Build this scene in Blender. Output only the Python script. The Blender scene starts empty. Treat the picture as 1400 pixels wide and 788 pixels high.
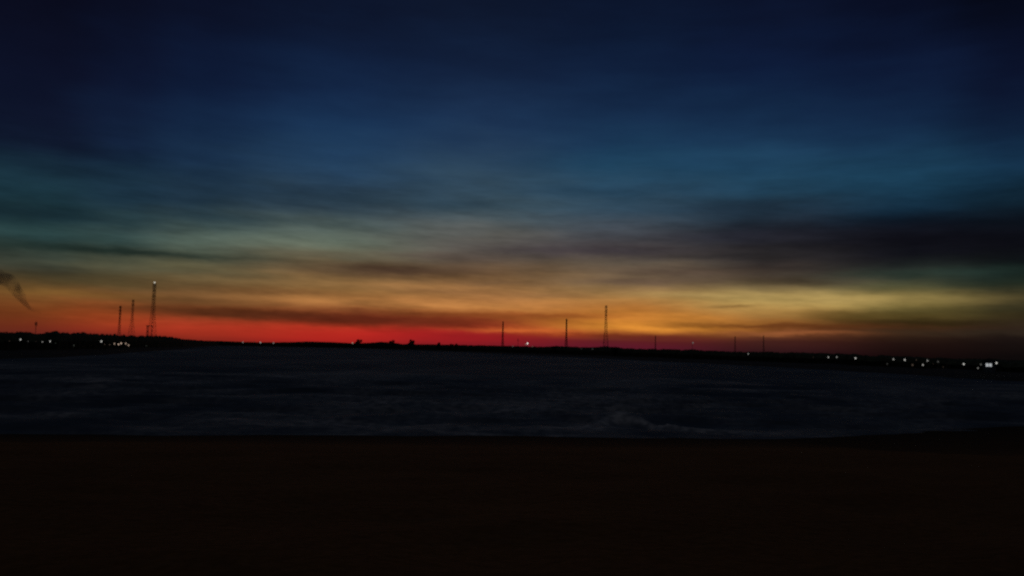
import bpy, bmesh, math, random
import numpy as np
from mathutils import Matrix, Vector, noise as mn

S = bpy.context.scene
COL = S.collection
R = math.radians
random.seed(7)
rng = np.random.default_rng(7)

# ------------------------------------------------------------------ camera
F = 1099.0                      # focal length in photograph pixels (1400 wide)
PITCH = math.atan(84 / F)
ROLL = R(1.2)
EYE = Vector((0, 0, 6.0))       # eye height above the water
CAMROT = Matrix.Rotation(R(90) + PITCH, 3, 'X') @ Matrix.Rotation(ROLL, 3, 'Z')
cam = bpy.data.objects.new('camera', bpy.data.cameras.new('camera'))
COL.objects.link(cam)
cam.matrix_world = Matrix.Translation(EYE) @ CAMROT.to_4x4()
cam.data.sensor_width = 36
cam.data.lens = F / 1400 * 36
cam.data.clip_start = 0.1
cam.data.clip_end = 100000
cam.data.dof.use_dof = True          # the phone could not focus in the dark: far things are slightly soft
cam.data.dof.focus_distance = 4.0
cam.data.dof.aperture_fstop = 2.9
S.camera = cam
S.render.resolution_x, S.render.resolution_y = 1024, 576

S.view_settings.view_transform = 'Standard'
S.view_settings.look = 'None'
S.view_settings.exposure = 0
S.view_settings.gamma = 1
S.view_settings.use_curve_mapping = False
S.render.engine = 'CYCLES'
S.cycles.use_denoising = False
S.cycles.sample_clamp_indirect = 0.1
S.cycles.max_bounces = 4
S.cycles.volume_bounces = 1
S.cycles.caustics_reflective = False
S.cycles.caustics_refractive = False
S.cycles.use_adaptive_sampling = False


def ray(px, py):
    """direction in the world of a measured point of the photograph"""
    return CAMROT @ Vector(((px - 700) / F, -(py - 394) / F, -1))


def az_el(px, py):
    d = ray(px, py)
    return math.atan2(d.x, d.y), math.atan2(d.z, math.hypot(d.x, d.y))


def horizon_y(px):
    return 478.0 + math.tan(ROLL) * (px - 700)


def ground_at(px, py, z=0.0):
    d = ray(px, py)
    t = (z - EYE.z) / d.z
    return EYE + d * t


def at_dist(px, py, dist):
    d = ray(px, py)
    return EYE + d * (dist / math.hypot(d.x, d.y))


def depth_scale(px, dist):
    """metres per photograph pixel at a horizontal distance"""
    return dist / F / math.hypot(1, (px - 700) / F)


def lin(c):
    return tuple((v / 255 / 12.92) if v / 255 <= 0.04045 else ((v / 255 + 0.055) / 1.055) ** 2.4 for v in c)


# ------------------------------------------------------------------ dusk sky (world)
W = bpy.data.worlds.new('World')
S.world = W
W.use_nodes = True
nt = W.node_tree
nt.nodes.clear()
L = nt.links.new


def N(t, **kw):
    n = nt.nodes.new(t)
    for k, v in kw.items():
        setattr(n, k, v)
    return n


def setin(sock, v):
    if isinstance(v, bpy.types.NodeSocket):
        L(v, sock)
    else:
        sock.default_value = v


def M(op, a, b=None, c=None, clamp=False):
    n = N('ShaderNodeMath', operation=op, use_clamp=clamp)
    setin(n.inputs[0], a)
    if b is not None:
        setin(n.inputs[1], b)
    if c is not None:
        setin(n.inputs[2], c)
    return n.outputs[0]


def smooth(v, a, b):
    n = N('ShaderNodeMapRange', interpolation_type='SMOOTHSTEP')
    setin(n.inputs['Value'], v)
    n.inputs['From Min'].default_value = a
    n.inputs['From Max'].default_value = b
    return n.outputs['Result']


def mixc(f, a, b, mode='MIX'):
    n = N('ShaderNodeMix', data_type='RGBA', blend_type=mode)
    setin(n.inputs[0], f)
    for s, v in ((n.inputs[6], a), (n.inputs[7], b)):
        if isinstance(v, tuple) and len(v) == 3:
            v = (*v, 1)
        setin(s, v)
    return n.outputs[2]


def noise(x, y, z, scale=1.0, detail=4.0, rough=0.55):
    cb = N('ShaderNodeCombineXYZ')
    for i, v in enumerate((x, y, z)):
        setin(cb.inputs[i], v)
    n = N('ShaderNodeTexNoise')
    L(cb.outputs[0], n.inputs['Vector'])
    n.inputs['Scale'].default_value = scale
    n.inputs['Detail'].default_value = detail
    n.inputs['Roughness'].default_value = rough
    return n.outputs['Fac']


tc = N('ShaderNodeTexCoord')
sep = N('ShaderNodeSeparateXYZ')
L(tc.outputs['Generated'], sep.inputs[0])
AZ0 = M('MULTIPLY', M('ARCTAN2', sep.outputs[0], sep.outputs[1]), 180 / math.pi)
EL0 = M('MULTIPLY', M('ARCSINE', sep.outputs[2]), 180 / math.pi)
# wind-drawn streaks: the air layers wander in height and along the horizon
TILT = 0.02
ELT = M('MULTIPLY_ADD', AZ0, TILT, EL0)
n_wide = noise(M('MULTIPLY', AZ0, 0.07), M('MULTIPLY', ELT, 0.45), 3.1, 1.0, 3.0)
n_fine = noise(M('MULTIPLY', AZ0, 0.20), M('MULTIPLY', ELT, 0.85), 8.7, 1.0, 4.0, 0.55)
n_rag = noise(M('MULTIPLY', AZ0, 0.45), M('MULTIPLY', ELT, 1.6), 6.3, 1.0, 4.0, 0.6)
n_side = noise(M('MULTIPLY', AZ0, 0.05), M('MULTIPLY', ELT, 0.5), 5.9, 1.0, 3.0, 0.5)
amp = M('MULTIPLY_ADD', EL0, 0.10, 0.10)
EL = M('ADD', EL0, M('MULTIPLY', M('SUBTRACT', n_wide, 0.5), M('MULTIPLY', amp, 1.6)))
EL = M('ADD', EL, M('MULTIPLY', M('SUBTRACT', n_fine, 0.5), M('MULTIPLY', amp, 0.9)))
ELP = M('ADD', EL0, M('ADD', M('MULTIPLY', M('SUBTRACT', n_rag, 0.5), 0.55), M('MULTIPLY', M('SUBTRACT', n_wide, 0.5), 0.5)))
AZ = M('ADD', AZ0, M('MULTIPLY', M('SUBTRACT', n_side, 0.5), 5.0))

EL_LO, EL_HI = -1.5, 27.0


def el2f(e):                     # finer steps near the horizon
    return math.sqrt(max(0.0, (e - EL_LO) / (EL_HI - EL_LO)))


FAC = M('SQRT', M('MULTIPLY', M('SUBTRACT', EL, EL_LO), 1 / (EL_HI - EL_LO), clamp=True))

SKY = {   # x of the column: (y, colour) down the sky
    50: [(0, (9, 11, 30)), (100, (11, 17, 42)), (200, (14, 23, 46)), (232, (18, 38, 54)), (258, (28, 56, 67)), (285, (22, 42, 50)),
         (312, (38, 62, 64)), (335, (34, 52, 50)), (355, (64, 73, 62)), (375, (50, 49, 36)), (393, (105, 80, 42)), (410, (122, 78, 37)),
         (430, (132, 64, 28)), (445, (118, 44, 25)), (456, (105, 34, 30))],
    150: [(0, (9, 13, 34)), (100, (11, 21, 50)), (190, (16, 32, 60)), (236, (22, 45, 64)), (262, (28, 52, 68)), (288, (28, 48, 58)),
          (314, (54, 76, 76)), (340, (48, 64, 58)), (356, (76, 80, 64)), (378, (66, 60, 40)), (392, (98, 76, 44)), (405, (124, 80, 42)), (420, (138, 71, 33)),
          (437, (152, 64, 30)), (450, (140, 48, 28)), (459, (105, 32, 28))],
    250: [(0, (9, 15, 38)), (100, (11, 25, 57)), (180, (17, 39, 71)), (240, (28, 52, 76)), (290, (34, 53, 64)), (315, (72, 90, 86)),
          (335, (84, 98, 86)), (347, (72, 80, 68)), (365, (92, 90, 66)), (385, (98, 78, 48)), (400, (120, 82, 48)), (412, (104, 68, 38)),
          (425, (115, 62, 31)), (437, (160, 64, 36)), (450, (168, 53, 32)), (462, (128, 38, 27))],
    450: [(0, (11, 20, 45)), (100, (14, 33, 68)), (180, (22, 51, 88)), (220, (33, 63, 93)), (260, (40, 62, 82)), (290, (52, 68, 76)),
          (330, (98, 110, 98)), (350, (104, 100, 78)), (370, (104, 82, 56)), (390, (148, 110, 64)), (405, (150, 104, 56)), (415, (165, 108, 60)),
          (425, (140, 72, 38)), (437, (120, 48, 25)), (447, (176, 50, 31)), (460, (178, 37, 30)), (470, (140, 28, 28))],
    650: [(0, (11, 21, 45)), (100, (15, 32, 64)), (180, (25, 51, 86)), (240, (46, 72, 94)), (285, (62, 82, 92)), (310, (82, 88, 88)),
          (335, (94, 90, 82)), (350, (90, 78, 68)), (370, (96, 76, 56)), (390, (140, 102, 62)), (410, (172, 116, 66)), (420, (178, 116, 58)),
          (430, (150, 80, 38)), (440, (135, 54, 28)), (455, (160, 32, 32)), (470, (115, 24, 34))],
    850: [(0, (9, 19, 44)), (100, (13, 31, 64)), (180, (21, 49, 84)), (230, (27, 65, 92)), (290, (52, 74, 90)), (320, (72, 76, 82)),
          (345, (76, 70, 70)), (365, (100, 88, 72)), (380, (110, 90, 68)), (395, (140, 112, 74)), (410, (170, 122, 66)), (420, (178, 112, 50)),
          (432, (190, 120, 48)), (445, (212, 134, 50)), (455, (160, 84, 38)), (463, (95, 32, 30)), (474, (90, 24, 40))],
    1050: [(0, (9, 17, 42)), (100, (11, 27, 62)), (180, (19, 47, 80)), (230, (31, 69, 98)), (260, (32, 62, 82)), (290, (31, 44, 56)),
           (320, (36, 39, 49)), (350, (48, 46, 47)), (375, (66, 55, 48)), (392, (105, 88, 60)), (402, (165, 142, 88)), (420, (178, 142, 78)),
           (435, (155, 108, 54)), (447, (112, 62, 30)), (456, (110, 62, 36)), (465, (68, 33, 28)), (482, (44, 19, 23))],
    1250: [(0, (7, 13, 36)), (100, (11, 25, 58)), (180, (17, 43, 76)), (240, (25, 61, 84)), (270, (20, 47, 67)), (300, (14, 26, 39)),
           (335, (16, 17, 26)), (360, (22, 25, 27)), (372, (50, 60, 52)), (390, (62, 66, 48)), (405, (118, 108, 64)), (415, (136, 120, 66)),
           (430, (88, 74, 38)), (440, (58, 43, 20)), (450, (62, 44, 28)), (465, (34, 20, 16)), (487, (20, 9, 9))],
    1385: [(0, (5, 9, 25)), (100, (9, 17, 45)), (180, (13, 31, 60)), (230, (17, 45, 70)), (260, (15, 36, 50)), (300, (11, 20, 30)),
           (335, (11, 12, 18)), (360, (14, 18, 20)), (372, (27, 42, 38)), (390, (34, 42, 32)), (410, (40, 41, 28)), (430, (33, 28, 18)),
           (445, (46, 36, 27)), (460, (26, 18, 16)), (487, (13, 9, 9))],
}


def column_ramp(x, stops):
    es = np.array([math.degrees(az_el(x, y)[1]) for y, _ in stops])[::-1]
    cs = []
    for y, c in stops:
        k = min(1.0, max(0.0, (275 - y) / 120))          # the upper air is a greyer blue
        g = .3 * c[0] + .5 * c[1] + .2 * c[2]
        cs.append(lin([v + (g - v) * .16 * k for v in c]))
    cs = np.array(cs)[::-1]
    n = N('ShaderNodeValToRGB')
    cr = n.color_ramp
    cr.interpolation = 'LINEAR'
    cols = []
    fs = np.linspace(el2f(es[0]), 1.0, 32)
    ee = fs ** 2 * (EL_HI - EL_LO) + EL_LO
    # light smoothing so that no stop shows as an edge
    fine = np.linspace(es[0] - 1, EL_HI + 1, 1500)
    fc = np.stack([np.interp(fine, es, cs[:, k]) for k in range(3)], 1)
    while len(cr.elements) < 32:
        cr.elements.new(0.5)
    for el_, f, e in zip(cr.elements, fs, ee):
        w = np.exp(-((fine - e) / (0.12 + 0.05 * max(e, 0))) ** 2)
        c = (fc * w[:, None]).sum(0) / w.sum()
        cols.append(c)
    for i, (f, c) in enumerate(zip(fs, cols)):
        cr.elements[i].position = float(f)
    for i, c in enumerate(cols):
        cr.elements[i].color = (*map(float, c), 1)
    L(FAC, n.inputs[0])
    return n.outputs[0]


cur, prev_az = None, None
for x, stops in SKY.items():
    a = math.degrees(az_el(x, 400)[0])
    c = column_ramp(x, stops)
    cur = c if cur is None else mixc(smooth(AZ, prev_az, a), cur, c)
    prev_az = a

PATCH = [
    (-20, 425, 60, 40, (84, 46, 24), .5), (270, 424, 70, 4, (96, 54, 28), .7), (430, 443, 60, 2.5, (140, 44, 26), .6), (400, 431, 60, 4, (76, 38, 20), .6),
    (560, 428, 60, 3, (112, 58, 30), .6), (600, 445, 70, 3.5, (130, 40, 28), .6), (320, 415, 60, 3, (112, 74, 40), .6), (690, 388, 60, 3.5, (112, 84, 58), .6),
    (560, 392, 70, 4, (160, 114, 68), .6), (660, 418, 60, 3.5, (196, 130, 68), .6), (330, 405, 60, 3.5, (136, 94, 54), .6),
    (860, 344, 60, 5, (58, 52, 58), .6), (870, 385, 75, 5, (84, 66, 58), .6), (750, 404, 50, 4, (140, 100, 62), .6),
    (700, 431, 100, 3.5, (120, 60, 28), .7), (484, 426, 14, 5, (112, 58, 32), .6), (235, 408, 60, 5, (92, 62, 34), .6),
    (1200, 430, 60, 5, (74, 58, 24), .6), (1150, 437, 50, 3, (92, 66, 28), .5), (600, 398, 60, 3, (128, 88, 54), .5),
    (640, 352, 70, 5, (78, 68, 62), .5), (300, 376, 90, 4, (82, 70, 48), .5), (480, 352, 80, 4, (84, 80, 66), .5),
    (200, 368, 90, 3, (82, 80, 60), .5), (110, 402, 60, 4, (128, 92, 44), .5), (950, 352, 90, 5, (46, 44, 46), .5),
    (560, 276, 150, 10, (40, 60, 74), .5), (820, 262, 120, 9, (34, 60, 80), .45), (320, 300, 120, 7, (34, 52, 60), .5),
    (1010, 285, 120, 10, (28, 42, 56), .5), (1100, 385, 80, 4, (62, 54, 44), .5),  # banks and gaps of cloud: x, y, half width, half height, colour, opacity
    (170, 345, 150, 5.5, (26, 40, 36), .85), (20, 290, 150, 9, (19, 36, 45), .5), (60, 376, 90, 7, (42, 42, 30), .55),
    (160, 388, 130, 9, (74, 62, 38), .55), (300, 262, 200, 22, (26, 44, 60), .35),
    (550, 371, 95, 9, (66, 48, 38), .85), (770, 342, 115, 10, (60, 53, 57), .75), (900, 372, 80, 6, (86, 68, 58), .5),
    (370, 399, 75, 5, (104, 70, 40), .65), (360, 386, 120, 6, (120, 96, 62), .4),
    (330, 430, 110, 6, (78, 42, 22), .85), (520, 437, 140, 8, (80, 32, 20), .9),
    (640, 439, 140, 7, (118, 46, 26), .55),
    (370, 452, 140, 9, (176, 50, 33), .45), (520, 460, 110, 9, (186, 36, 32), .5), (620, 462, 60, 7, (150, 24, 30), .45),
    (600, 414, 150, 6, (186, 126, 70), .6), (430, 412, 70, 5, (176, 120, 66), .5), (700, 424, 50, 4, (186, 122, 62), .4),
    (770, 432, 120, 4, (140, 72, 32), .55), (740, 453, 75, 4, (205, 100, 46), .9), (890, 447, 90, 6, (226, 146, 54), .85),
    (900, 434, 70, 5, (206, 134, 54), .5), (1000, 443, 70, 4, (190, 124, 52), .5),
    (790, 458, 90, 3, (120, 28, 16), .45), (900, 462, 60, 5, (92, 28, 34), .55), (690, 460, 60, 5, (140, 26, 32), .4),
    (1000, 420, 20, 2.5, (116, 80, 40), .8), (960, 404, 90, 4, (172, 142, 88), .5), (1120, 410, 150, 9, (178, 150, 88), .6),
    (1060, 446, 140, 4, (84, 42, 20), .8), (1075, 456, 60, 2.6, (150, 88, 50), .8),
    (1210, 434, 110, 5, (84, 66, 30), .6), (1260, 441, 90, 4, (46, 33, 14), .6), (1290, 428, 80, 8, (70, 64, 34), .4),
    (1220, 330, 210, 27, (13, 12, 19), .7), (1330, 371, 140, 5, (36, 52, 46), .5), (1000, 325, 150, 9, (40, 40, 50), .4),
    (1380, 455, 90, 4, (50, 40, 30), .5), (1200, 240, 180, 25, (28, 66, 92), .3), (480, 190, 70, 26, (26, 58, 94), .15),
    (430, 333, 120, 7, (100, 112, 98), .4), (90, 322, 110, 8, (46, 70, 70), .4),
]
for x, y, hw, hh, c, op in PATCH:
    a, e = (math.degrees(v) for v in az_el(x, y))
    ra = math.degrees(math.atan(hw / F)) * 1.15
    re = math.degrees(math.atan(hh / F)) * 1.05
    dx = M('MULTIPLY', M('SUBTRACT', AZ, a), 1 / ra)
    # each bank lies along the tilt of the streaks
    dy = M('MULTIPLY', M('SUBTRACT', ELP, e), 1 / re)
    r2 = M('ADD', M('MULTIPLY', dx, dx), M('MULTIPLY', dy, dy))
    g = M('MULTIPLY', M('POWER', 2.718, M('MULTIPLY', r2, -1)), op, clamp=True)
    cur = mixc(g, cur, lin(c))

# thin streaks through the whole glow
n_st = noise(M('MULTIPLY', AZ0, 0.21), M('MULTIPLY', ELT, 1.25), 1.7, 1.0, 4.0, 0.58)
band = M('MULTIPLY', smooth(EL0, 0.3, 1.5), M('SUBTRACT', 1.0, smooth(EL0, 8, 17)))
gain = M('ADD', 1.0, M('MULTIPLY', M('MULTIPLY', M('SUBTRACT', n_st, 0.5), band), 1.15))
n_hi = noise(M('MULTIPLY', AZ0, 0.11), M('MULTIPLY', ELT, 0.26), 4.4, 1.0, 5.0, 0.58)
gain = M('MULTIPLY', gain, M('ADD', 1.0, M('MULTIPLY', M('SUBTRACT', n_hi, 0.5), M('MULTIPLY', smooth(EL0, 6, 14), 0.45))))
vm = N('ShaderNodeVectorMath', operation='SCALE')
L(cur, vm.inputs[0])
L(gain, vm.inputs['Scale'])
cur = vm.outputs[0]
# unseen sky overhead: added grey glow, brightened to light the beach and water
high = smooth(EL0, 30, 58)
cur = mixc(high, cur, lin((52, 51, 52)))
# away from the afterglow the sky is plain night blue
side = smooth(M('ABSOLUTE', AZ0), 45, 95)
cur = mixc(M('MULTIPLY', side, M('SUBTRACT', 1.0, high)), cur, lin((26, 29, 38)))
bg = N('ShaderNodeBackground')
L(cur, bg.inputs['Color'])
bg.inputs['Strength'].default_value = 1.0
out = N('ShaderNodeOutputWorld')
L(bg.outputs[0], out.inputs['Surface'])
W.cycles.sampling_method = 'MANUAL'
W.cycles.sample_map_resolution = 1024


# ------------------------------------------------------------------ materials
def material(name, base, rough=0.9, spec=0.2, vary=0.35, scale=3.0, bump=0.0, bump_scale=8.0, coords='Object'):
    m = bpy.data.materials.new(name)
    m.use_nodes = True
    t = m.node_tree
    b = t.nodes['Principled BSDF']
    b.inputs['Roughness'].default_value = rough
    b.inputs['Specular IOR Level'].default_value = spec
    c = t.nodes.new('ShaderNodeTexCoord')
    n = t.nodes.new('ShaderNodeTexNoise')
    n.inputs['Scale'].default_value = scale
    n.inputs['Detail'].default_value = 5
    t.links.new(c.outputs[coords], n.inputs['Vector'])
    r = t.nodes.new('ShaderNodeValToRGB')
    r.color_ramp.elements[0].position = 0.3
    r.color_ramp.elements[1].position = 0.7
    r.color_ramp.elements[0].color = (*[v * (1 - vary) for v in base], 1)
    r.color_ramp.elements[1].color = (*[v * (1 + vary) for v in base], 1)
    t.links.new(n.outputs['Fac'], r.inputs[0])
    t.links.new(r.outputs[0], b.inputs['Base Color'])
    if bump:
        n2 = t.nodes.new('ShaderNodeTexNoise')
        n2.inputs['Scale'].default_value = bump_scale
        n2.inputs['Detail'].default_value = 6
        t.links.new(c.outputs[coords], n2.inputs['Vector'])
        bp = t.nodes.new('ShaderNodeBump')
        bp.inputs['Strength'].default_value = bump
        bp.inputs['Distance'].default_value = 0.2
        t.links.new(n2.outputs['Fac'], bp.inputs['Height'])
        t.links.new(bp.outputs[0], b.inputs['Normal'])
    return m


def lamp_material(name, col, strength):
    m = bpy.data.materials.new(name)
    m.use_nodes = True
    t = m.node_tree
    t.nodes.clear()
    e = t.nodes.new('ShaderNodeEmission')
    e.inputs[0].default_value = (*col, 1)
    e.inputs[1].default_value = strength
    o = t.nodes.new('ShaderNodeOutputMaterial')
    t.links.new(e.outputs[0], o.inputs[0])
    return m


M_LAND = material('dark_shore_earth', (0.022, 0.02, 0.015), scale=0.05, bump=0.4, bump_scale=0.5)
M_LEAF = material('dusk_foliage', (0.045, 0.06, 0.03), scale=0.3, vary=0.5)
M_BARK = material('bark', (0.08, 0.06, 0.04), scale=4)
M_STEEL = material('weathered_steel', (0.11, 0.10, 0.095), rough=0.6, spec=0.3, scale=0.6, vary=0.25)
M_SHED = material('shed_cladding', (0.14, 0.15, 0.16), scale=0.4, vary=0.2)
M_ROOF = material('shed_roof', (0.07, 0.07, 0.075), scale=0.4, vary=0.25)

# ------------------------------------------------------------------ helpers for meshes


def link(name, verts, faces, mat, parent=None, smooth_shade=False):
    me = bpy.data.meshes.new(name)
    me.from_pydata([tuple(v) for v in verts], [], faces)
    me.update()
    if mat:
        me.materials.append(mat)
    if smooth_shade:
        me.polygons.foreach_set('use_smooth', [True] * len(me.polygons))
    o = bpy.data.objects.new(name, me)
    COL.objects.link(o)
    if parent:
        o.parent = parent
    return o


class MB:
    def __init__(self):
        self.v, self.f = [], []

    def bar(self, a, b, r, n=4, r2=None):
        a, b = Vector(a), Vector(b)
        r2 = r if r2 is None else r2
        d = (b - a).normalized()
        u = d.orthogonal().normalized()
        w = d.cross(u)
        k = len(self.v)
        for p, rr in ((a, r), (b, r2)):
            for i in range(n):
                t = 2 * math.pi * (i + .5) / n
                self.v.append(p + u * math.cos(t) * rr + w * math.sin(t) * rr)
        for i in range(n):
            j = (i + 1) % n
            self.f.append((k + i, k + j, k + n + j, k + n + i))
        self.f.append(tuple(k + i for i in reversed(range(n))))
        self.f.append(tuple(k + n + i for i in range(n)))

    def box(self, c, s, rz=0.0):
        k = len(self.v)
        cs, sn = math.cos(rz), math.sin(rz)
        for dz in (-.5, .5):
            for dx, dy in ((-.5, -.5), (.5, -.5), (.5, .5), (-.5, .5)):
                x, y = dx * s[0], dy * s[1]
                self.v.append(Vector((c[0] + x * cs - y * sn, c[1] + x * sn + y * cs, c[2] + dz * s[2])))
        for q in ((3, 2, 1, 0), (4, 5, 6, 7), (0, 1, 5, 4), (1, 2, 6, 5), (2, 3, 7, 6), (3, 0, 4, 7)):
            self.f.append(tuple(k + i for i in q))

    def lathe(self, prof, n=12, c=(0, 0, 0)):
        k = len(self.v)
        for r, z in prof:
            for i in range(n):
                t = 2 * math.pi * i / n
                self.v.append(Vector((c[0] + r * math.cos(t), c[1] + r * math.sin(t), c[2] + z)))
        for j in range(len(prof) - 1):
            for i in range(n):
                i2 = (i + 1) % n
                self.f.append((k + j * n + i, k + j * n + i2, k + (j + 1) * n + i2, k + (j + 1) * n + i))
        self.f.append(tuple(k + i for i in reversed(range(n))))
        self.f.append(tuple(k + (len(prof) - 1) * n + i for i in range(n)))

    def leaf(self, p, s):
        n = Vector((random.gauss(0, 1), random.gauss(0, 1), random.gauss(0, 1))).normalized()
        u = n.orthogonal().normalized()
        w = n.cross(u)
        k = len(self.v)
        a = random.uniform(.6, 1.2) * s
        b = random.uniform(.4, .8) * s
        self.v += [p - u * a, p - w * b + u * .1 * a, p + u * a, p + w * b]
        self.f.append((k, k + 1, k + 2, k + 3))

    def build(self, name, mat, parent=None, smooth_shade=False):
        return link(name, self.v, self.f, mat, parent, smooth_shade)


def empty(name, loc, rz=0.0):
    o = bpy.data.objects.new(name, None)
    COL.objects.link(o)
    o.location = loc
    o.rotation_euler.z = rz
    return o


def tag(o, label=None, cat=None, group=None, kind=None):
    if label:
        o['label'] = label
    if cat:
        o['category'] = cat
    if group:
        o['group'] = group
    if kind:
        o['kind'] = kind
    return o


def copy_tree(root):
    r = root.copy()
    COL.objects.link(r)
    for ch in root.children:
        c = ch.copy()
        COL.objects.link(c)
        c.parent = r
        for g in ch.children:
            d = g.copy()
            COL.objects.link(d)
            d.parent = c
    return r


def fbm(x, y, s, octv=4, seed=0.0):
    return mn.fractal(Vector((x / s + seed, y / s - seed, seed * 1.7)), 0.6, 2.0, octv)


def growing(lo, hi, fine_lo, fine_hi, step, g):
    """grid lines: even inside the fine range, ever wider outside"""
    a = list(np.arange(fine_lo, fine_hi + step * .5, step))
    s = step
    while a[-1] < hi:
        s *= g
        a.append(a[-1] + s)
    s = step
    while a[0] > lo:
        s *= g
        a.insert(0, a[0] - s)
    return np.array(a)


def grid_mesh(name, X, Y, Z, mat, attr=None):
    ny, nx = Z.shape
    XX, YY = np.meshgrid(X, Y)
    co = np.stack([XX, YY, Z], -1).reshape(-1, 3)
    i = np.arange(ny * nx).reshape(ny, nx)
    q = np.stack([i[:-1, :-1], i[:-1, 1:], i[1:, 1:], i[1:, :-1]], -1).reshape(-1, 4)
    me = bpy.data.meshes.new(name)
    me.vertices.add(len(co))
    me.vertices.foreach_set('co', co.astype(np.float32).ravel())
    me.loops.add(q.size)
    me.loops.foreach_set('vertex_index', q.astype(np.int32).ravel())
    me.polygons.add(len(q))
    me.polygons.foreach_set('loop_start', np.arange(0, q.size, 4, dtype=np.int32))
    me.polygons.foreach_set('use_smooth', np.ones(len(q), bool))
    me.update(calc_edges=True)
    for k, v in (attr or {}).items():
        a = me.attributes.new(k, 'FLOAT', 'POINT')
        a.data.foreach_set('value', v.astype(np.float32).ravel())
    me.materials.append(mat)
    o = bpy.data.objects.new(name, me)
    COL.objects.link(o)
    return o


def vnoise(x, y, seed):
    """smooth value noise on arrays"""
    def h(i, j):
        v = np.sin(i * 127.1 + j * 311.7 + seed * 74.7) * 43758.5453
        return v - np.floor(v)
    i, j = np.floor(x), np.floor(y)
    fx, fy = x - i, y - j
    fx, fy = fx * fx * (3 - 2 * fx), fy * fy * (3 - 2 * fy)
    a = h(i, j) * (1 - fx) + h(i + 1, j) * fx
    b = h(i, j + 1) * (1 - fx) + h(i + 1, j + 1) * fx
    return a * (1 - fy) + b * fy


def vfbm(x, y, seed, o=4):
    s, a, t = 0, 1, 0
    for k in range(o):
        s = s + a * vnoise(x * 2 ** k, y * 2 ** k, seed + k * 3.3)
        t += a
        a *= .55
    return s / t


# ------------------------------------------------------------------ near beach
def shore_y(X):
    """distance of the near waterline"""
    base = np.interp(X, [-300, -60, -31, 0, 19, 23, 28, 34, 50, 80, 300], [48, 48, 51.5, 56, 59, 60.5, 63, 67, 75, 84, 95])
    return base + (vfbm(X / 9.0, X * 0 + 2.2, 5) - .5) * 2.2


BX = growing(-1500, 1500, -55, 70, 0.6, 1.12)
BY = np.concatenate([growing(-1500, 4, 2, 4, .5, 1.2), np.arange(4.4, 30, .35), np.arange(30, 100, .5), np.arange(101, 130, 4)])
XX, YY = np.meshgrid(BX, BY)
sy = shore_y(XX)
t = (YY - 6) / (sy - 6)
Z = np.where(YY < 6, 4.4, 4.4 - 4.4 * t)
Z += np.where(t > 0, .22 * np.sin(np.clip(t, 0, 1) * math.pi * 2.0), 0)
Z = np.maximum(Z, -6)
Z += (vfbm(XX / 5, YY / 3.5, 1) - .5) * .30 * np.clip(1.05 - t, 0.06, 1) + (vfbm(XX / 1.1, YY / .9, 2) - .5) * .22 * np.clip(1.05 - t, .05, 1)
wet = np.clip(1.0 - (sy - YY) / np.where(XX > 19, 36.0, 15.0), 0, 1) ** .7

m = bpy.data.materials.new('brown_sand')
m.use_nodes = True
nt2 = m.node_tree
b = nt2.nodes['Principled BSDF']
tcx = nt2.nodes.new('ShaderNodeTexCoord')


def n2(scale, detail=5):
    n = nt2.nodes.new('ShaderNodeTexNoise')
    n.inputs['Scale'].default_value = scale
    n.inputs['Detail'].default_value = detail
    nt2.links.new(tcx.outputs['Object'], n.inputs['Vector'])
    return n.outputs['Fac']


rp = nt2.nodes.new('ShaderNodeValToRGB')
rp.color_ramp.elements[0].position, rp.color_ramp.elements[1].position = .25, .75
rp.color_ramp.elements[0].color = (.088, .043, .014, 1)
rp.color_ramp.elements[1].color = (.19, .092, .034, 1)
mxn = nt2.nodes.new('ShaderNodeMix')
mxn.inputs[0].default_value = .55
nt2.links.new(n2(.35), mxn.inputs[2])
nt2.links.new(n2(9), mxn.inputs[3])
nt2.links.new(mxn.outputs[0], rp.inputs[0])
at = nt2.nodes.new('ShaderNodeAttribute')
at.attribute_name = 'wet'
mc = nt2.nodes.new('ShaderNodeMix')
mc.data_type = 'RGBA'
nt2.links.new(at.outputs['Fac'], mc.inputs[0])
nt2.links.new(rp.outputs[0], mc.inputs[6])
mc.inputs[7].default_value = (.020, .014, .009, 1)
nt2.links.new(mc.outputs[2], b.inputs['Base Color'])
b.inputs['Roughness'].default_value = .95
b.inputs['Specular IOR Level'].default_value = .05
bp = nt2.nodes.new('ShaderNodeBump')
bp.inputs['Strength'].default_value = .6
bp.inputs['Distance'].default_value = .12
nt2.links.new(n2(5, 8), bp.inputs['Height'])
nt2.links.new(bp.outputs[0], b.inputs['Normal'])
beach = grid_mesh('beach', BX, BY, Z, m, {'wet': wet})
tag(beach, kind='structure')

# ------------------------------------------------------------------ water
WX = growing(-40000, 40000, -70, 80, 0.45, 1.05)
WY = growing(-40000, 60000, 42, 110, 0.4, 1.035)
XX, YY = np.meshgrid(WX, WY)
cx = np.gradient(WX)[None, :] + 0 * YY
cy = np.gradient(WY)[:, None] + 0 * XX
Z = np.zeros_like(XX)
waves = [(9.5, .16, 95, .3), (6.3, .11, 78, 1.7), (14, .17, 104, 4.0), (4.1, .065, 112, 2.2), (2.7, .04, 70, 5.1), (1.9, .024, 100, .9), (23, .14, 88, 3.3)]
warp = (vfbm(XX / 25, YY / 25, 9) - .5) * 22
for lam, a, dirn, ph in waves:
    d = R(dirn)
    k = 2 * math.pi / lam
    u = XX * math.cos(d) + YY * math.sin(d) + warp
    cell = np.abs(cx * math.cos(d)) + np.abs(cy * math.sin(d))
    fade = np.clip(1.6 - 5 * cell / lam, 0, 1)
    mod = .45 + 1.1 * vnoise(XX / (lam * 2.2) + ph, YY / (lam * 1.7), ph * 10)
    s = np.sin(k * u + ph)
    Z += a * mod * fade * (s + .25 * np.cos(2 * (k * u + ph)))
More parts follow.
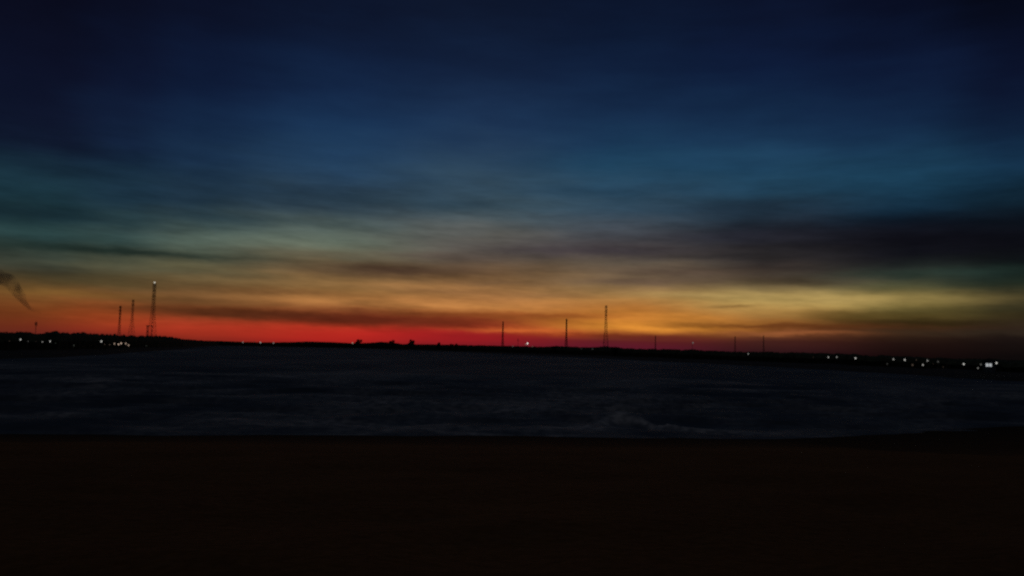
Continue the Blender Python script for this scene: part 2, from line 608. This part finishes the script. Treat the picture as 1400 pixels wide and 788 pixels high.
# the roller that breaks on the beach
crest = [ground_at(*p) for p in ((806, 585), (826, 577), (846, 573.5), (872, 576), (900, 582), (935, 588), (1000, 591), (1075, 592))]
roll = np.zeros_like(Z)
near = (YY > 40) & (YY < 110) & (np.abs(XX) < 90)
xs, ys = np.array([p.x for p in crest]), np.array([p.y for p in crest])
cyc = np.interp(XX, xs, ys)
inside = np.clip((XX - xs[0] + 1) / 4, 0, 1) * np.clip((xs[-1] + 1 - XX) / 8, 0, 1)
dd = YY - cyc
roll = inside * np.where(dd < 0, np.exp(-(dd / .9) ** 2), np.exp(-(dd / 3.0) ** 2))
calm = np.clip((YY - shore_y(XX)) / 10, 0.0, 1)
Z = Z * (.25 + .75 * calm) + .45 * roll

foam = inside * np.exp(-((dd + .2) / 1.3) ** 2) * (.34 + 1.0 * vfbm(XX / 1.2, YY / 1.2, 21))
foam = np.maximum(foam, .2 * inside * (dd < 0) * np.exp(-(dd / 4.0) ** 2) * vfbm(XX / 2.5, YY / 1.5, 23))
for pts, wd, s in ((((430, 600), (500, 593), (560, 586), (620, 592), (740, 597), (830, 594)), 1.0, .5),
                   (((560, 573), (640, 566), (740, 558), (790, 562)), 2.2, .34),
                   (((690, 590), (780, 586), (860, 584), (960, 590)), 2.4, .5),
                   (((120, 538), (240, 534), (380, 536)), 3.0, .22),
                   (((820, 540), (900, 544), (1060, 546)), 2.6, .25),
                   (((20, 556), (160, 560), (300, 575)), 2.0, .18),
                   (((235, 481), (258, 479), (280, 478), (330, 481)), 26, .4)):
    g = [ground_at(*p) for p in pts]
    gx, gy = np.array([p.x for p in g]), np.array([p.y for p in g])
    o = np.argsort(gx)
    gx, gy = gx[o], gy[o]
    span = max(gx[-1] - gx[0], 1)
    ins = np.clip((XX - gx[0]) / (span * .25) , 0, 1) * np.clip((gx[-1] - XX) / (span * .25), 0, 1)
    dq = YY - np.interp(XX, gx, gy)
    foam = np.maximum(foam, s * ins * np.exp(-(dq / wd) ** 2) * (.2 + 1.3 * vfbm(XX / (wd * 1.8), YY / wd, 31)))
# whitecaps scattered where the waves are steep
cap = vfbm(XX / 12, YY / 6, 41)
cap2 = vfbm(XX / 34, YY / 26, 47)
foam = np.maximum(foam, np.clip((cap - .53) * 3.4, 0, 1) * np.clip((cap2 - .36) * 4, 0, 1) * .5 * (YY < 700))
# swash along the waterline
dsw = YY - shore_y(XX)
foam = np.maximum(foam, .25 * np.exp(-((dsw - .6) / .9) ** 2) * np.clip(vfbm(XX / 6, YY / 2, 51) * 2 - .7, 0, 1) * (XX < 24))
# silt and old foam: broad paler drifts
u_, v_ = XX * .9 - YY * .25, YY * .9 + XX * .25
sz = np.clip(YY / 75, 1, 8)
foam = foam * .85 + .20 * np.clip(vfbm(u_ / 5.5, v_ / 15, 61) * 3 - 1.1, 0, 1) * (YY < 180) + .16 * np.clip(vfbm(u_ / 24, v_ / 90, 67) * 3 - 1.1, 0, 1)
foam = np.clip(foam, 0, 1)

m = bpy.data.materials.new('rough_estuary_water')
m.use_nodes = True
nt2 = m.node_tree
b = nt2.nodes['Principled BSDF']
tcx = nt2.nodes.new('ShaderNodeTexCoord')
at = nt2.nodes.new('ShaderNodeAttribute')
at.attribute_name = 'foam'
brk = nt2.nodes.new('ShaderNodeMath')
brk.operation = 'MULTIPLY'
r1 = nt2.nodes.new('ShaderNodeMapRange')
r1.inputs['From Min'].default_value = .38
r1.inputs['From Max'].default_value = .62
r1.inputs['To Min'].default_value = .35
r1.inputs['To Max'].default_value = 1.1
nt2.links.new(n2(1.1, 6), r1.inputs['Value'])
nt2.links.new(at.outputs['Fac'], brk.inputs[0])
nt2.links.new(r1.outputs[0], brk.inputs[1])
mc = nt2.nodes.new('ShaderNodeMix')
mc.data_type = 'RGBA'
nt2.links.new(brk.outputs[0], mc.inputs[0])
mc.inputs[6].default_value = (.044, .068, .098, 1)
mc.inputs[7].default_value = (.58, .60, .62, 1)
nt2.links.new(mc.outputs[2], b.inputs['Base Color'])
b.inputs['Roughness'].default_value = .7
b.inputs['Specular IOR Level'].default_value = .04
bp = nt2.nodes.new('ShaderNodeBump')
bp.inputs['Strength'].default_value = .5
bp.inputs['Distance'].default_value = .3
nt2.links.new(n2(.5, 8), bp.inputs['Height'])
nt2.links.new(bp.outputs[0], b.inputs['Normal'])
water = grid_mesh('water', WX, WY, Z, m, {'foam': foam})
tag(water, kind='structure')

# ------------------------------------------------------------------ far shore
SX = [-300, -150, 0, 80, 150, 215, 250, 300, 500, 600, 700, 900, 1100, 1300, 1400, 1700, 1900]
SD = [330, 300, 287, 320, 412, 600, 800, 1900, 2060, 1400, 942, 560, 397, 294, 265, 230, 220]


def shore_dist(px):
    return float(np.exp(np.interp(px, SX, np.log(SD))))


TOPX = [-300, 0, 30, 60, 75, 105, 120, 135, 170, 200, 228, 250, 280, 320, 360, 395, 420, 450, 480, 505, 520, 540, 550, 600, 640, 700, 745, 760, 775, 812, 828, 848, 870, 940,
        1000, 1060, 1130, 1200, 1260, 1330, 1400, 1900]
TOPY = [449, 452.3, 453, 454, 452.2, 452.2, 454, 456.5, 458, 458.6, 459.8, 463.5, 465.8, 467, 468.3, 468, 467, 467.8, 469.3, 469, 467.4, 469, 470.5, 471, 472, 473, 474, 472.8, 474,
        474.8, 473, 475, 476.5, 478, 480, 481.5, 483, 485, 487.5, 490, 492.5, 503]


def tree_dist(px):
    d = shore_dist(px)
    return d + 40 + .12 * d


rows = []
pxs = np.linspace(-280, 1880, 541)
offs = [(-.10, -2.5), (-.02, -.35), (.0, .15), (.02, .6), (.06, 1.2), (.13, 1.7)]
verts, faces = [], []
nr = 0
for px in pxs:
    d = ray(px, horizon_y(px))
    u = Vector((d.x, d.y, 0)).normalized()
    D = shore_dist(px) * (1 + .02 * fbm(px, 0, 60, 3, 4.4))
    col = [(D * (1 + f), z) for f, z in offs] + [(tree_dist(px) + 30, 2.0), (tree_dist(px) + 300, 2.0), (5000, 3), (12000, 4), (40000, 5)]
    col.sort()
    nr = len(col)
    for r_, z in col:
        verts.append((u.x * r_, u.y * r_, z + (.5 * fbm(u.x * r_, u.y * r_, 22, 3, 1.1) if z > .3 else 0)))
for i in range(len(pxs) - 1):
    for j in range(nr - 1):
        k = i * nr + j
        faces.append((k, k + nr, k + nr + 1, k + 1))
land = link('land', verts, faces, M_LAND, None, True)
tag(land, kind='structure')

# the dark belt of trees along the far shore: one mass
tb = MB()
ks = np.arange(-260, 1800, .7)


def belt(px):
    D0 = tree_dist(px)
    c = at_dist(px, horizon_y(px), D0)
    h = 6 + depth_scale(px, D0) * (horizon_y(px) - float(np.interp(px, TOPX, TOPY)))
    return D0, h * (1 + .10 * fbm(c.x, c.y, 18, 4, 2.0) * min(1, 500 / D0))


SEC = [(0, 0), (-3, .55), (1, .85), (6, .98), (16, 1.0), (28, .85), (34, .4), (36, 0)]
for i, px in enumerate(ks):
    D0, h = belt(px)
    for k, (o, q) in enumerate(SEC):
        p = at_dist(px, horizon_y(px), D0 + o)
        j = mn.noise_vector(Vector((p.x / 3, p.y / 3, k * 2.3)))
        tb.v.append(Vector((p.x + j.x * .8, p.y + j.y * .8, .9 + (h - 1.2) * q * (1 + .05 * j.z))))
for i in range(len(ks) - 1):
    for k in range(len(SEC) - 1):
        a_ = i * len(SEC) + k
        tb.f.append((a_, a_ + len(SEC), a_ + len(SEC) + 1, a_ + 1))
for px in np.arange(-260, 1800, .35):
    D0, h = belt(px)
    s = .45 * D0 / F + .12
    for _ in range(5):
        o = random.uniform(-4, 26)
        q = float(np.interp(o, [c[0] for c in SEC[1:]], [c[1] for c in SEC[1:]]))
        p = at_dist(px + random.uniform(-.4, .4), horizon_y(px), D0 + o)
        z = .9 + (h - 1.2) * q * random.uniform(.8, 1.04)
        tb.leaf(Vector((p.x, p.y, z)), s)
tl = tb.build('treeline', M_LEAF)
tag(tl, 'long dark belt of trees along the whole far shore', 'treeline', None, 'stuff')


# single trees that stand out of the belt
def make_tree(px, ytop, wpx, lean, label, ybase=None):
    D = tree_dist(px) - 6
    base = at_dist(px, horizon_y(px), D)
    mpp = depth_scale(px, D)
    H = 6 + (horizon_y(px) - ytop) * mpp - 1.5
    Wd = wpx * mpp
    t_ = empty('tree', (base.x, base.y, 1.5))
    tag(t_, label, 'tree', 'trees standing out of the far shore belt')
    b_ = MB()
    lx = lean * Wd
    trunk_top = Vector((lx * .4, 0, H * .62))
    b_.bar((0, 0, -.3), trunk_top, H * .035, 8, H * .02)
    cl = []
    for k in range(9):
        a = random.uniform(0, 6.28)
        q = random.random()
        rr = Wd * .42 * math.sin(math.pi * (.25 + .6 * q))
        p = Vector((lx * (.3 + .7 * q) + rr * math.cos(a), rr * math.sin(a), H * (.35 + .42 * q)))
        b_.bar(trunk_top * random.uniform(.6, 1), p, H * .014, 5, H * .005)
        cl.append((p, random.uniform(.15, .24) * min(Wd, H)))
    b_.build('trunk', M_BARK, t_)
    c_ = MB()
    cl.append((Vector((lx * .6, 0, H * .68)), .30 * min(Wd, H)))
    cl.append((Vector((0, 0, H * .4)), .36 * Wd))
    for p, rr in cl:
        rz = min(rr, max(.5, H - p.z))
        for _ in range(260):
            q = Vector((random.gauss(0, 1), random.gauss(0, 1), random.gauss(0, 1))).normalized() * random.random() ** .5
            v = p + Vector((q.x * rr, q.y * rr, q.z * rz))
            c_.leaf(v, .3 * mpp + .12)
    for _ in range(200):      # low skirt
        v = Vector((random.gauss(0, .3) * Wd, random.gauss(0, .3) * Wd, random.uniform(.0, .5) * H))
        c_.leaf(v, .3 * mpp + .12)
    c_.build('crown', M_LEAF, t_)
    return t_


make_tree(488, 462.6, 9.5, .35, 'windswept small tree leaning right beside the lamp under the red glow')
make_tree(537, 462.8, 9, -.1, 'left one of the pair of round trees on the red skyline')
make_tree(561, 462.2, 9, .15, 'right one of the pair of round trees on the red skyline, tallest of the belt')
make_tree(600, 466.8, 7, 0, 'low bush right of the round pair of trees on the skyline')
make_tree(616, 468.6, 7, .1, 'left half of the flat twin bush below the end of the red glow')
make_tree(625, 468.6, 7, -.1, 'right half of the flat twin bush below the end of the red glow')
make_tree(758, 472.6, 11, 0, 'low domed tree on the skyline just left of the middle pylon of three')
make_tree(840, 473.8, 16, .1, 'broad low tree hiding the foot of the tall central pylon')


# ------------------------------------------------------------------ lattice pylons
def make_pylon(H, prof, label, arms=3, arm_span=.05, thick=.3, hat=0.0, group='lattice pylons on the far shore'):
    """prof: (height share, half width share of H)"""
    root = empty('lattice_pylon', (0, 0, 0))
    tag(root, label, 'pylon', group)
    pr = [(z * H, w * H) for z, w in prof]

    def hw(z):
        return float(np.interp(z, [p[0] for p in pr], [p[1] for p in pr]))
    zs = [0.0]
    while zs[-1] < H * .985:
        zs.append(min(H, zs[-1] + max(hw(zs[-1]) * 1.5, H * .022)))
    if zs[-1] < H:
        zs.append(H)
    corners = ((-1, -1), (1, -1), (1, 1), (-1, 1))
    for sx, sy_ in corners:
        g = MB()
        for z0, z1 in zip(pr[:-1], pr[1:]):
            g.bar((sx * z0[1], sy_ * z0[1], z0[0]), (sx * z1[1], sy_ * z1[1], z1[0]), thick)
        g.build('leg', M_STEEL, root)
    br = MB()
    for z0, z1 in zip(zs[:-1], zs[1:]):
        a, c = hw(z0), hw(z1)
        for k in range(4):
            p, q = corners[k], corners[(k + 1) % 4]
            br.bar((p[0] * a, p[1] * a, z0), (q[0] * c, q[1] * c, z1), thick * .55)
            br.bar((q[0] * a, q[1] * a, z0), (p[0] * c, p[1] * c, z1), thick * .55)
            br.bar((p[0] * c, p[1] * c, z1), (q[0] * c, q[1] * c, z1), thick * .55)
    br.build('bracing', M_STEEL, root)
    for k in range(arms):
        z = H * (.97 - k * .085)
        w = hw(z)
        s = arm_span * H * (1.0 if k != 1 else 1.25)
        ca = MB()
        for sg in (-1, 1):
            tip = Vector((sg * (w + s), 0, z + .2))
            for yy in (-w, w):
                ca.bar((sg * w, yy, z - .6), tip, thick * .6)
                ca.bar((sg * w, yy, z + H * .022), tip, thick * .6)
            ca.bar(tip, tip + Vector((0, 0, -H * .03)), thick * .5)
        ca.bar((-w - s, 0, z + .2), (w + s, 0, z + .2), thick * .6)
        for yy in (-w, w):
            ca.bar((-w, yy, z - .6), (w, yy, z - .6), thick * .5)
            ca.bar((-w, yy, z + H * .022), (w, yy, z + H * .022), thick * .5)
        ca.bar((0, -w, z - .6), (0, 0, z + .2), thick * .5)
        ca.bar((0, w, z - .6), (0, 0, z + .2), thick * .5)
        ca.bar((0, -w, z + H * .022), (0, 0, z + .2), thick * .5)
        ca.bar((0, w, z + H * .022), (0, 0, z + .2), thick * .5)
        ca.build('crossarm', M_STEEL, root)
    if hat:
        pl = MB()
        pl.box((0, 0, H + .4), (hat * 2, hat * 2, .5))
        pl.box((0, 0, H - 1.2), (hat * 1.2, hat * 1.2, 3.0))
        pl.build('platform', M_STEEL, root)
    return root


def place(root, px, ytop, H, rz):
    d = (H + 2 - EYE.z) * F / (horizon_y(px) - ytop) * math.hypot(1, (px - 700) / F)
    p = at_dist(px, horizon_y(px), d)
    root.location = (p.x, p.y, 2.0)
    root.rotation_euler.z = rz
    return d


SLIM = ((0, .048), (.30, .028), (.55, .018), (.8, .016), (1, .015))
SPLAY = ((0, .066), (.2, .050), (.45, .026), (.62, .017), (1, .016))
DENSE = ((0, .056), (.25, .044), (.45, .026), (.7, .019), (1, .018))

p1 = make_pylon(82, DENSE, 'tallest lattice pylon on the left headland with a white light on its top', thick=.16, arm_span=.02)
d1 = place(p1, 207, 388, 82, R(78))
bc = MB()
bc.lathe([(.25, 0), (.3, .7), (1.0, .9), (1.15, 1.6), (.9, 2.3), (.3, 2.7)], 14, (0, 0, 82))
bc.build('beacon', lamp_material('white_beacon', (.95, .9, .75), .62), p1)
p2 = make_pylon(82, SPLAY, 'middle pylon of the left three, with splayed legs and no light', thick=.21, arm_span=.016, arms=2)
place(p2, 179, 410, 82, R(70))
p3 = make_pylon(82, SLIM, 'shortest pylon of the left three, slim with a thick head', thick=.21, arm_span=.03, arms=3, hat=1.6)
place(p3, 162, 419, 82, R(62))
p4 = make_pylon(82, SLIM, 'slim pylon against the dark red sky, left of the bright white shore light', thick=.33, arm_span=.03, arms=3)
place(p4, 687, 440, 82, R(75))
p5 = make_pylon(82, SLIM, 'slim pylon with a forked head, second of the three right of centre', thick=.31, arm_span=.035, arms=2, hat=2.2)
place(p5, 774, 437, 82, R(70))
p6 = make_pylon(82, DENSE, 'tall pylon with wide latticed foot against the brightest orange glow', thick=.20, arm_span=.016)
place(p6, 828, 418, 82, R(80))
for px, yt, lab, th in ((896, 459, 'faint far pylon in the purple haze right of the tall orange-lit pylon', .34),
                        (1005, 460, 'left one of the two faint pylons in the dark sky on the right', .26),
                        (1044, 459, 'right one of the two faint pylons in the dark sky on the right', .26)):
    q = make_pylon(82, SLIM, lab, thick=th, arm_span=.02, arms=2)
    place(q, px, yt, 82, R(60))

# the small portal frame beside the lit pylon
D = d1 - 60
mpp = depth_scale(203, D)
zc = 6 + (horizon_y(203) - 446) * mpp
gp = at_dist(203, horizon_y(203), D)
g = empty('portal_frame', (gp.x, gp.y, 2))
tag(g, 'low steel portal frame standing against the foot of the lit left pylon', 'steel frame')
lf = MB()
hx = 3.4 * mpp
for x in (-hx, -hx + 1.8):
    lf.bar((x, 0, 0), (x + .25, 0, zc - 2), .38)
for k in range(5):
    z = (zc - 2) * k / 5
    lf.bar((-hx, 0, z), (-hx + 1.8, 0, z + (zc - 2) / 5), .22)
lf.build('post', M_STEEL, g)
lf = MB()
lf.bar((hx, 0, 0), (hx, 0, zc - 2), .38)
lf.build('post', M_STEEL, g)
lf = MB()
lf.box((0, 0, zc - 2 + .3), (hx * 2 + 2, .8, .8))
lf.build('crossbeam', M_STEEL, g)


def make_mast(px, ytop, D, label, head=True):
    p = at_dist(px, horizon_y(px), D)
    H = 6 + (horizon_y(px) - ytop) * depth_scale(px, D) - 2
    r_ = empty('radio_mast', (p.x, p.y, 2))
    tag(r_, label, 'mast')
    b_ = MB()
    b_.bar((0, 0, 0), (0, 0, H), .45, 6, .25)
    b_.build('pole', M_STEEL, r_)
    b_ = MB()
    for k in range(3):
        a = k * 2.09
        b_.box((1.1 * math.cos(a), 1.1 * math.sin(a), H * .86), (.5, .7, H * .16), a)
    b_.bar((-1.6, 0, H * .8), (1.6, 0, H * .8), .2)
    b_.build('antenna', M_STEEL, r_)
    return r_


make_mast(48, 439, 1300, 'short mast with a thick head on the far left skyline below the smoke')
make_mast(708, 463, 1900, 'tiny thin mast between the red-lit pylon and the bright shore light')

# ------------------------------------------------------------------ shore lamps
LAMP_M = {}


def lamp_mat(b, warm):
    key = (round(b, 2), warm)
    if key not in LAMP_M:
        c = {0: (.9, .88, .82), 1: (1, .72, .55), 2: (.8, .9, .75)}[warm]
        LAMP_M[key] = lamp_material('lamp_glow', c, b * .85)
    return LAMP_M[key]


def make_lamp(px, py, size, bright, warm, label, group, off=.05):
    """size: lamp head in photograph pixels"""
    D = shore_dist(px) * (1 + off) + 8
    p = at_dist(px, py, D)
    mpp = depth_scale(px, D)
    r_ = size * mpp / 2 * .72
    gz = 1.0
    root = empty('shore_lamp', (p.x, p.y, gz))
    tag(root, label, 'lamp', group)
    h = p.z - gz
    b_ = MB()
    pr = max(.06, .09 * h / 6)
    b_.bar((-.9 * r_, .1, -.4), (-.9 * r_, .1, h + r_ * .3), pr, 6, pr * .6)
    b_.bar((-.9 * r_, .1, h + r_ * .3), (0, 0, h + r_ * 1.05), pr * .6, 6)
    b_.build('pole', M_STEEL, root)
    b_ = MB()
    prof = [(.25, 1.05), (.62, .85), (.9, .45), (1, 0), (.9, -.45), (.6, -.85), (.25, -1.0)]
    b_.lathe([(a * r_ * .85, z * r_ * 1.05) for a, z in prof][::-1], 12, (0, 0, h))
    hd = b_.build('lamp_head', lamp_mat(bright, warm), root, True)
    return root


GL = 'lamps along the left headland'
GC = 'lamps along the middle of the far shore'
GR = 'lamps along the right shore'
for a in (
    (13, 466.5, 2.0, .03, 1, 'very dim lamp, leftmost light on the left headland', GL),
    (28, 464.5, 3.6, .42, 0, 'brightest lamp of the far left row, under the smoke plume', GL),
    (38.5, 467, 2.4, .05, 0, 'dim lamp just right of the brightest far left lamp', GL),
    (49, 467, 1.6, .02, 1, 'barely glowing lamp below the short mast', GL),
    (58, 467.5, 2.4, .28, 0, 'small bright lamp left of the paired bright lamp in the far left row', GL),
    (68.5, 467, 3.2, .40, 0, 'bright lamp right of the small bright one in the far left row', GL),
    (76, 469.5, 1.8, .03, 2, 'faint greenish lamp at the right end of the far left row', GL),
    (101, 472.5, 2.4, .05, 2, 'lone faint greenish lamp low on the headland between two rows', GL),
    (138.5, 467, 3.6, .50, 0, 'bright lamp standing higher at the left end of the pylon row', GL),
    (143, 471, 1.8, .06, 1, 'dim lamp just below and right of the raised bright lamp', GL),
    (150, 471.3, 2.0, .08, 1, 'second dim lamp before the bright lamps below the left pylons', GL),
    (156.5, 470.2, 3.2, .30, 1, 'pinkish lamp left of the double bright lamps below the pylons', GL),
    (162, 471, 3.0, .55, 1, 'left one of the two touching bright lamps below the left pylons', GL),
    (165.6, 469.6, 3.2, .55, 1, 'right one of the two touching bright lamps below the left pylons', GL),
    (172, 470, 3.2, .36, 1, 'lamp right of the touching pair, slightly higher than its neighbour', GL),
    (175.8, 472.3, 3.0, .36, 1, 'lowest lamp at the right end of the row below the pylons', GL),
    (200, 473, 2.2, .03, 2, 'very faint greenish lamp below the tallest left pylon', GL),
    (332, 468.3, 2.6, .22, 0, 'left one of the three lamps on the distant shore under the red band', GC),
    (348, 467.3, 1.6, .05, 1, 'faint lamp between the first two lamps under the red band', GC),
    (356, 468.5, 2.8, .36, 0, 'middle one of the three lamps on the distant shore under the red band', GC),
    (374, 469.2, 2.6, .24, 0, 'right one of the three lamps on the distant shore under the red band', GC),
    (482, 469.3, 2.6, .40, 1, 'lamp at the foot of the windswept small tree', GC),
    (701, 473.8, 2.4, .08, 0, 'dim lamp left of the brightest central light', GC),
    (718.6, 471.3, 1.8, .30, 1, 'small low lamp touching the brightest central light on its left', GC),
    (721.2, 469.8, 3.4, 1.1, 0, 'brightest lamp of the middle shore, on a tall mast', GC),
    (728, 474, 2.4, .10, 1, 'dim lamp right of the brightest central light', GC),
    (795, 477, 2.4, .03, 2, 'barely visible lamp left of the foot of the tall central pylon', GC),
    (810, 477.3, 2.8, .045, 0, 'faint lamp closest to the foot of the tall central pylon', GC),
    (947.5, 469, 3.0, .17, 0, 'single lamp on a high mast against the purple sky', GR),
    (1023, 484, 2.6, .28, 0, 'lone lamp below the two faint right pylons', GR),
    (1112, 488.6, 1.8, .03, 1, 'barely visible lamp left of the first right shore lamps', GR),
    (1132.5, 488.7, 3.2, .32, 0, 'first clear lamp of the right shore, left one of a close pair', GR),
    (1144, 488.5, 3.2, .22, 0, 'dimmer right one of the first close pair on the right shore', GR),
    (1169.6, 490, 3.6, .48, 0, 'bright lamp standing alone right of the first pair on the right shore', GR),
    (1213, 498, 2.6, .05, 0, 'dim low lamp at the left end of the right shore cluster', GR),
    (1221.5, 491.5, 3.6, .26, 0, 'high lamp at the left end of the right shore cluster', GR),
    (1237, 492.3, 3.6, .45, 0, 'brightest lamp of the right shore cluster, in its upper row', GR),
    (1247.6, 499.3, 3.8, .06, 1, 'dull reddish lamp in the lower row of the right shore cluster', GR),
    (1252.8, 492.4, 2.2, .05, 1, 'small dim lamp in the upper row between two bright lamps', GR),
    (1261.8, 499.2, 3.4, .34, 0, 'bright lamp in the lower row of the right shore cluster', GR),
    (1268, 493.4, 3.4, .26, 0, 'lamp with a bent glow in the upper row, right of the small dim one', GR),
    (1276, 497.5, 2.0, .02, 1, 'barely visible lamp inside the right shore cluster', GR),
    (1282.5, 494.8, 3.4, .07, 0, 'dim lamp at the right end of the upper row of the cluster', GR),
    (1289.5, 502, 2.8, .02, 1, 'faintest and lowest lamp at the right end of the cluster', GR),
    (1317.6, 498, 3.8, .52, 0, 'bright lamp alone between the cluster and the lit shed', GR),
    (1337, 503.6, 3.2, .16, 0, 'lowest lamp left of the lit shed door', GR),
    (1341, 498.6, 3.2, .10, 0, 'dim lamp close to the left edge of the lit shed door', GR),
    (1362.4, 496.6, 3.8, .60, 0, 'bright lamp just right of the lit shed door', GR),
):
    px = a[0]
    make_lamp(*a)

# the shed with its lit door on the right shore
px, py = 1352, 499.2
D = shore_dist(px) * 1.07 + 10
mpp = depth_scale(px, D)
c = at_dist(px, py, D)
az = math.atan2(c.x, c.y)
sh = empty('shed', (c.x, c.y, .8), -az)
tag(sh, 'low dark shed with a brightly lit wide door on the right shore', 'shed')
wd, hd, dp = 15 * mpp, c.z - .8 + 5 * mpp, 6.0
b_ = MB()
b_.box((0, dp / 2 + .15, hd / 2), (wd, dp, hd))
b_.build('wall', M_SHED, sh)
b_ = MB()
k = len(b_.v)
for y in (-.2, dp + .5):
    b_.v += [Vector((-wd / 2 - .3, y, hd + .003)), Vector((wd / 2 + .3, y, hd + .003)), Vector((0, y, hd + 1.0))]
b_.f += [(0, 1, 2), (5, 4, 3), (0, 3, 4, 1), (1, 4, 5, 2), (2, 5, 3, 0)]
b_.build('roof', M_ROOF, sh)
zc = c.z - .8
b_ = MB()
b_.box((-.1 * mpp, .08, zc), (7.6 * mpp, .12, 4.4 * mpp))
dr = b_.build('lit_door', lamp_material('door_glow', (.88, .92, .95), .42), sh)
b_ = MB()
for x in (-4.0 * mpp, 3.8 * mpp):
    b_.box((x, .05, zc), (.14, .2, 4.8 * mpp))
b_.box((-.1 * mpp, .0, zc), (.12, .1, 4.4 * mpp))
b_.box((-.1 * mpp, .05, zc + 2.35 * mpp), (8.2 * mpp, .2, .14))
b_.build('door_frame', M_ROOF, dr)

# ------------------------------------------------------------------ smoke drifting over the left headland
D = 1400
pts = [(57, 428.5, .6), (48, 425.8, 1.3), (40, 421.5, 2.2), (33, 413, 3.8), (28, 404, 5.6), (20, 394, 7.0), (9, 383, 8.5), (-10, 374, 10)]
P = [at_dist(x, y, D + 6 * i) for i, (x, y, r_) in enumerate(pts)]
mpp = D / F
verts, faces, n = [], [], 14
fine = []
for i in range(len(P) - 1):
    for k in range(4):
        q = k / 4
        fine.append((P[i].lerp(P[i + 1], q), (pts[i][2] * (1 - q) + pts[i + 1][2] * q) * mpp))
fine.append((P[-1], pts[-1][2] * mpp))
for i, (p, r_) in enumerate(fine):
    a = fine[max(0, i - 1)][0]
    c = fine[min(len(fine) - 1, i + 1)][0]
    t_ = (c - a).normalized()
    u = Vector((0, 1, 0))
    w = t_.cross(u).normalized()
    for k in range(n):
        th = 2 * math.pi * k / n
        rr = r_ * (1 + .35 * mn.noise(p * .05 + Vector((math.cos(th), math.sin(th), 0))))
        verts.append(p + (w * math.cos(th) + u * math.sin(th)) * rr)
for i in range(len(fine) - 1):
    for k in range(n):
        k2 = (k + 1) % n
        faces.append((i * n + k, i * n + k2, (i + 1) * n + k2, (i + 1) * n + k))
faces.append(tuple(reversed(range(n))))
faces.append(tuple((len(fine) - 1) * n + k for k in range(n)))
m = bpy.data.materials.new('thin_smoke')
m.use_nodes = True
t_ = m.node_tree
t_.nodes.clear()
pv = t_.nodes.new('ShaderNodeVolumePrincipled')
pv.inputs['Color'].default_value = (.35, .35, .35, 1)
cc = t_.nodes.new('ShaderNodeTexCoord')
nn = t_.nodes.new('ShaderNodeTexNoise')
nn.inputs['Scale'].default_value = .06
nn.inputs['Detail'].default_value = 4
t_.links.new(cc.outputs['Object'], nn.inputs['Vector'])
mr = t_.nodes.new('ShaderNodeMapRange')
mr.inputs['From Min'].default_value = .34
mr.inputs['From Max'].default_value = .68
mr.inputs['To Max'].default_value = .085
t_.links.new(nn.outputs['Fac'], mr.inputs['Value'])
t_.links.new(mr.outputs[0], pv.inputs['Density'])
oo = t_.nodes.new('ShaderNodeOutputMaterial')
t_.links.new(pv.outputs[0], oo.inputs['Volume'])
sm = link('smoke_plume', verts, faces, m, None, True)
bm = bmesh.new()
bm.from_mesh(sm.data)
bmesh.ops.recalc_face_normals(bm, faces=bm.faces)
bm.to_mesh(sm.data)
bm.free()
tag(sm, 'slanting dark smoke plume drifting over the far left skyline', 'smoke')
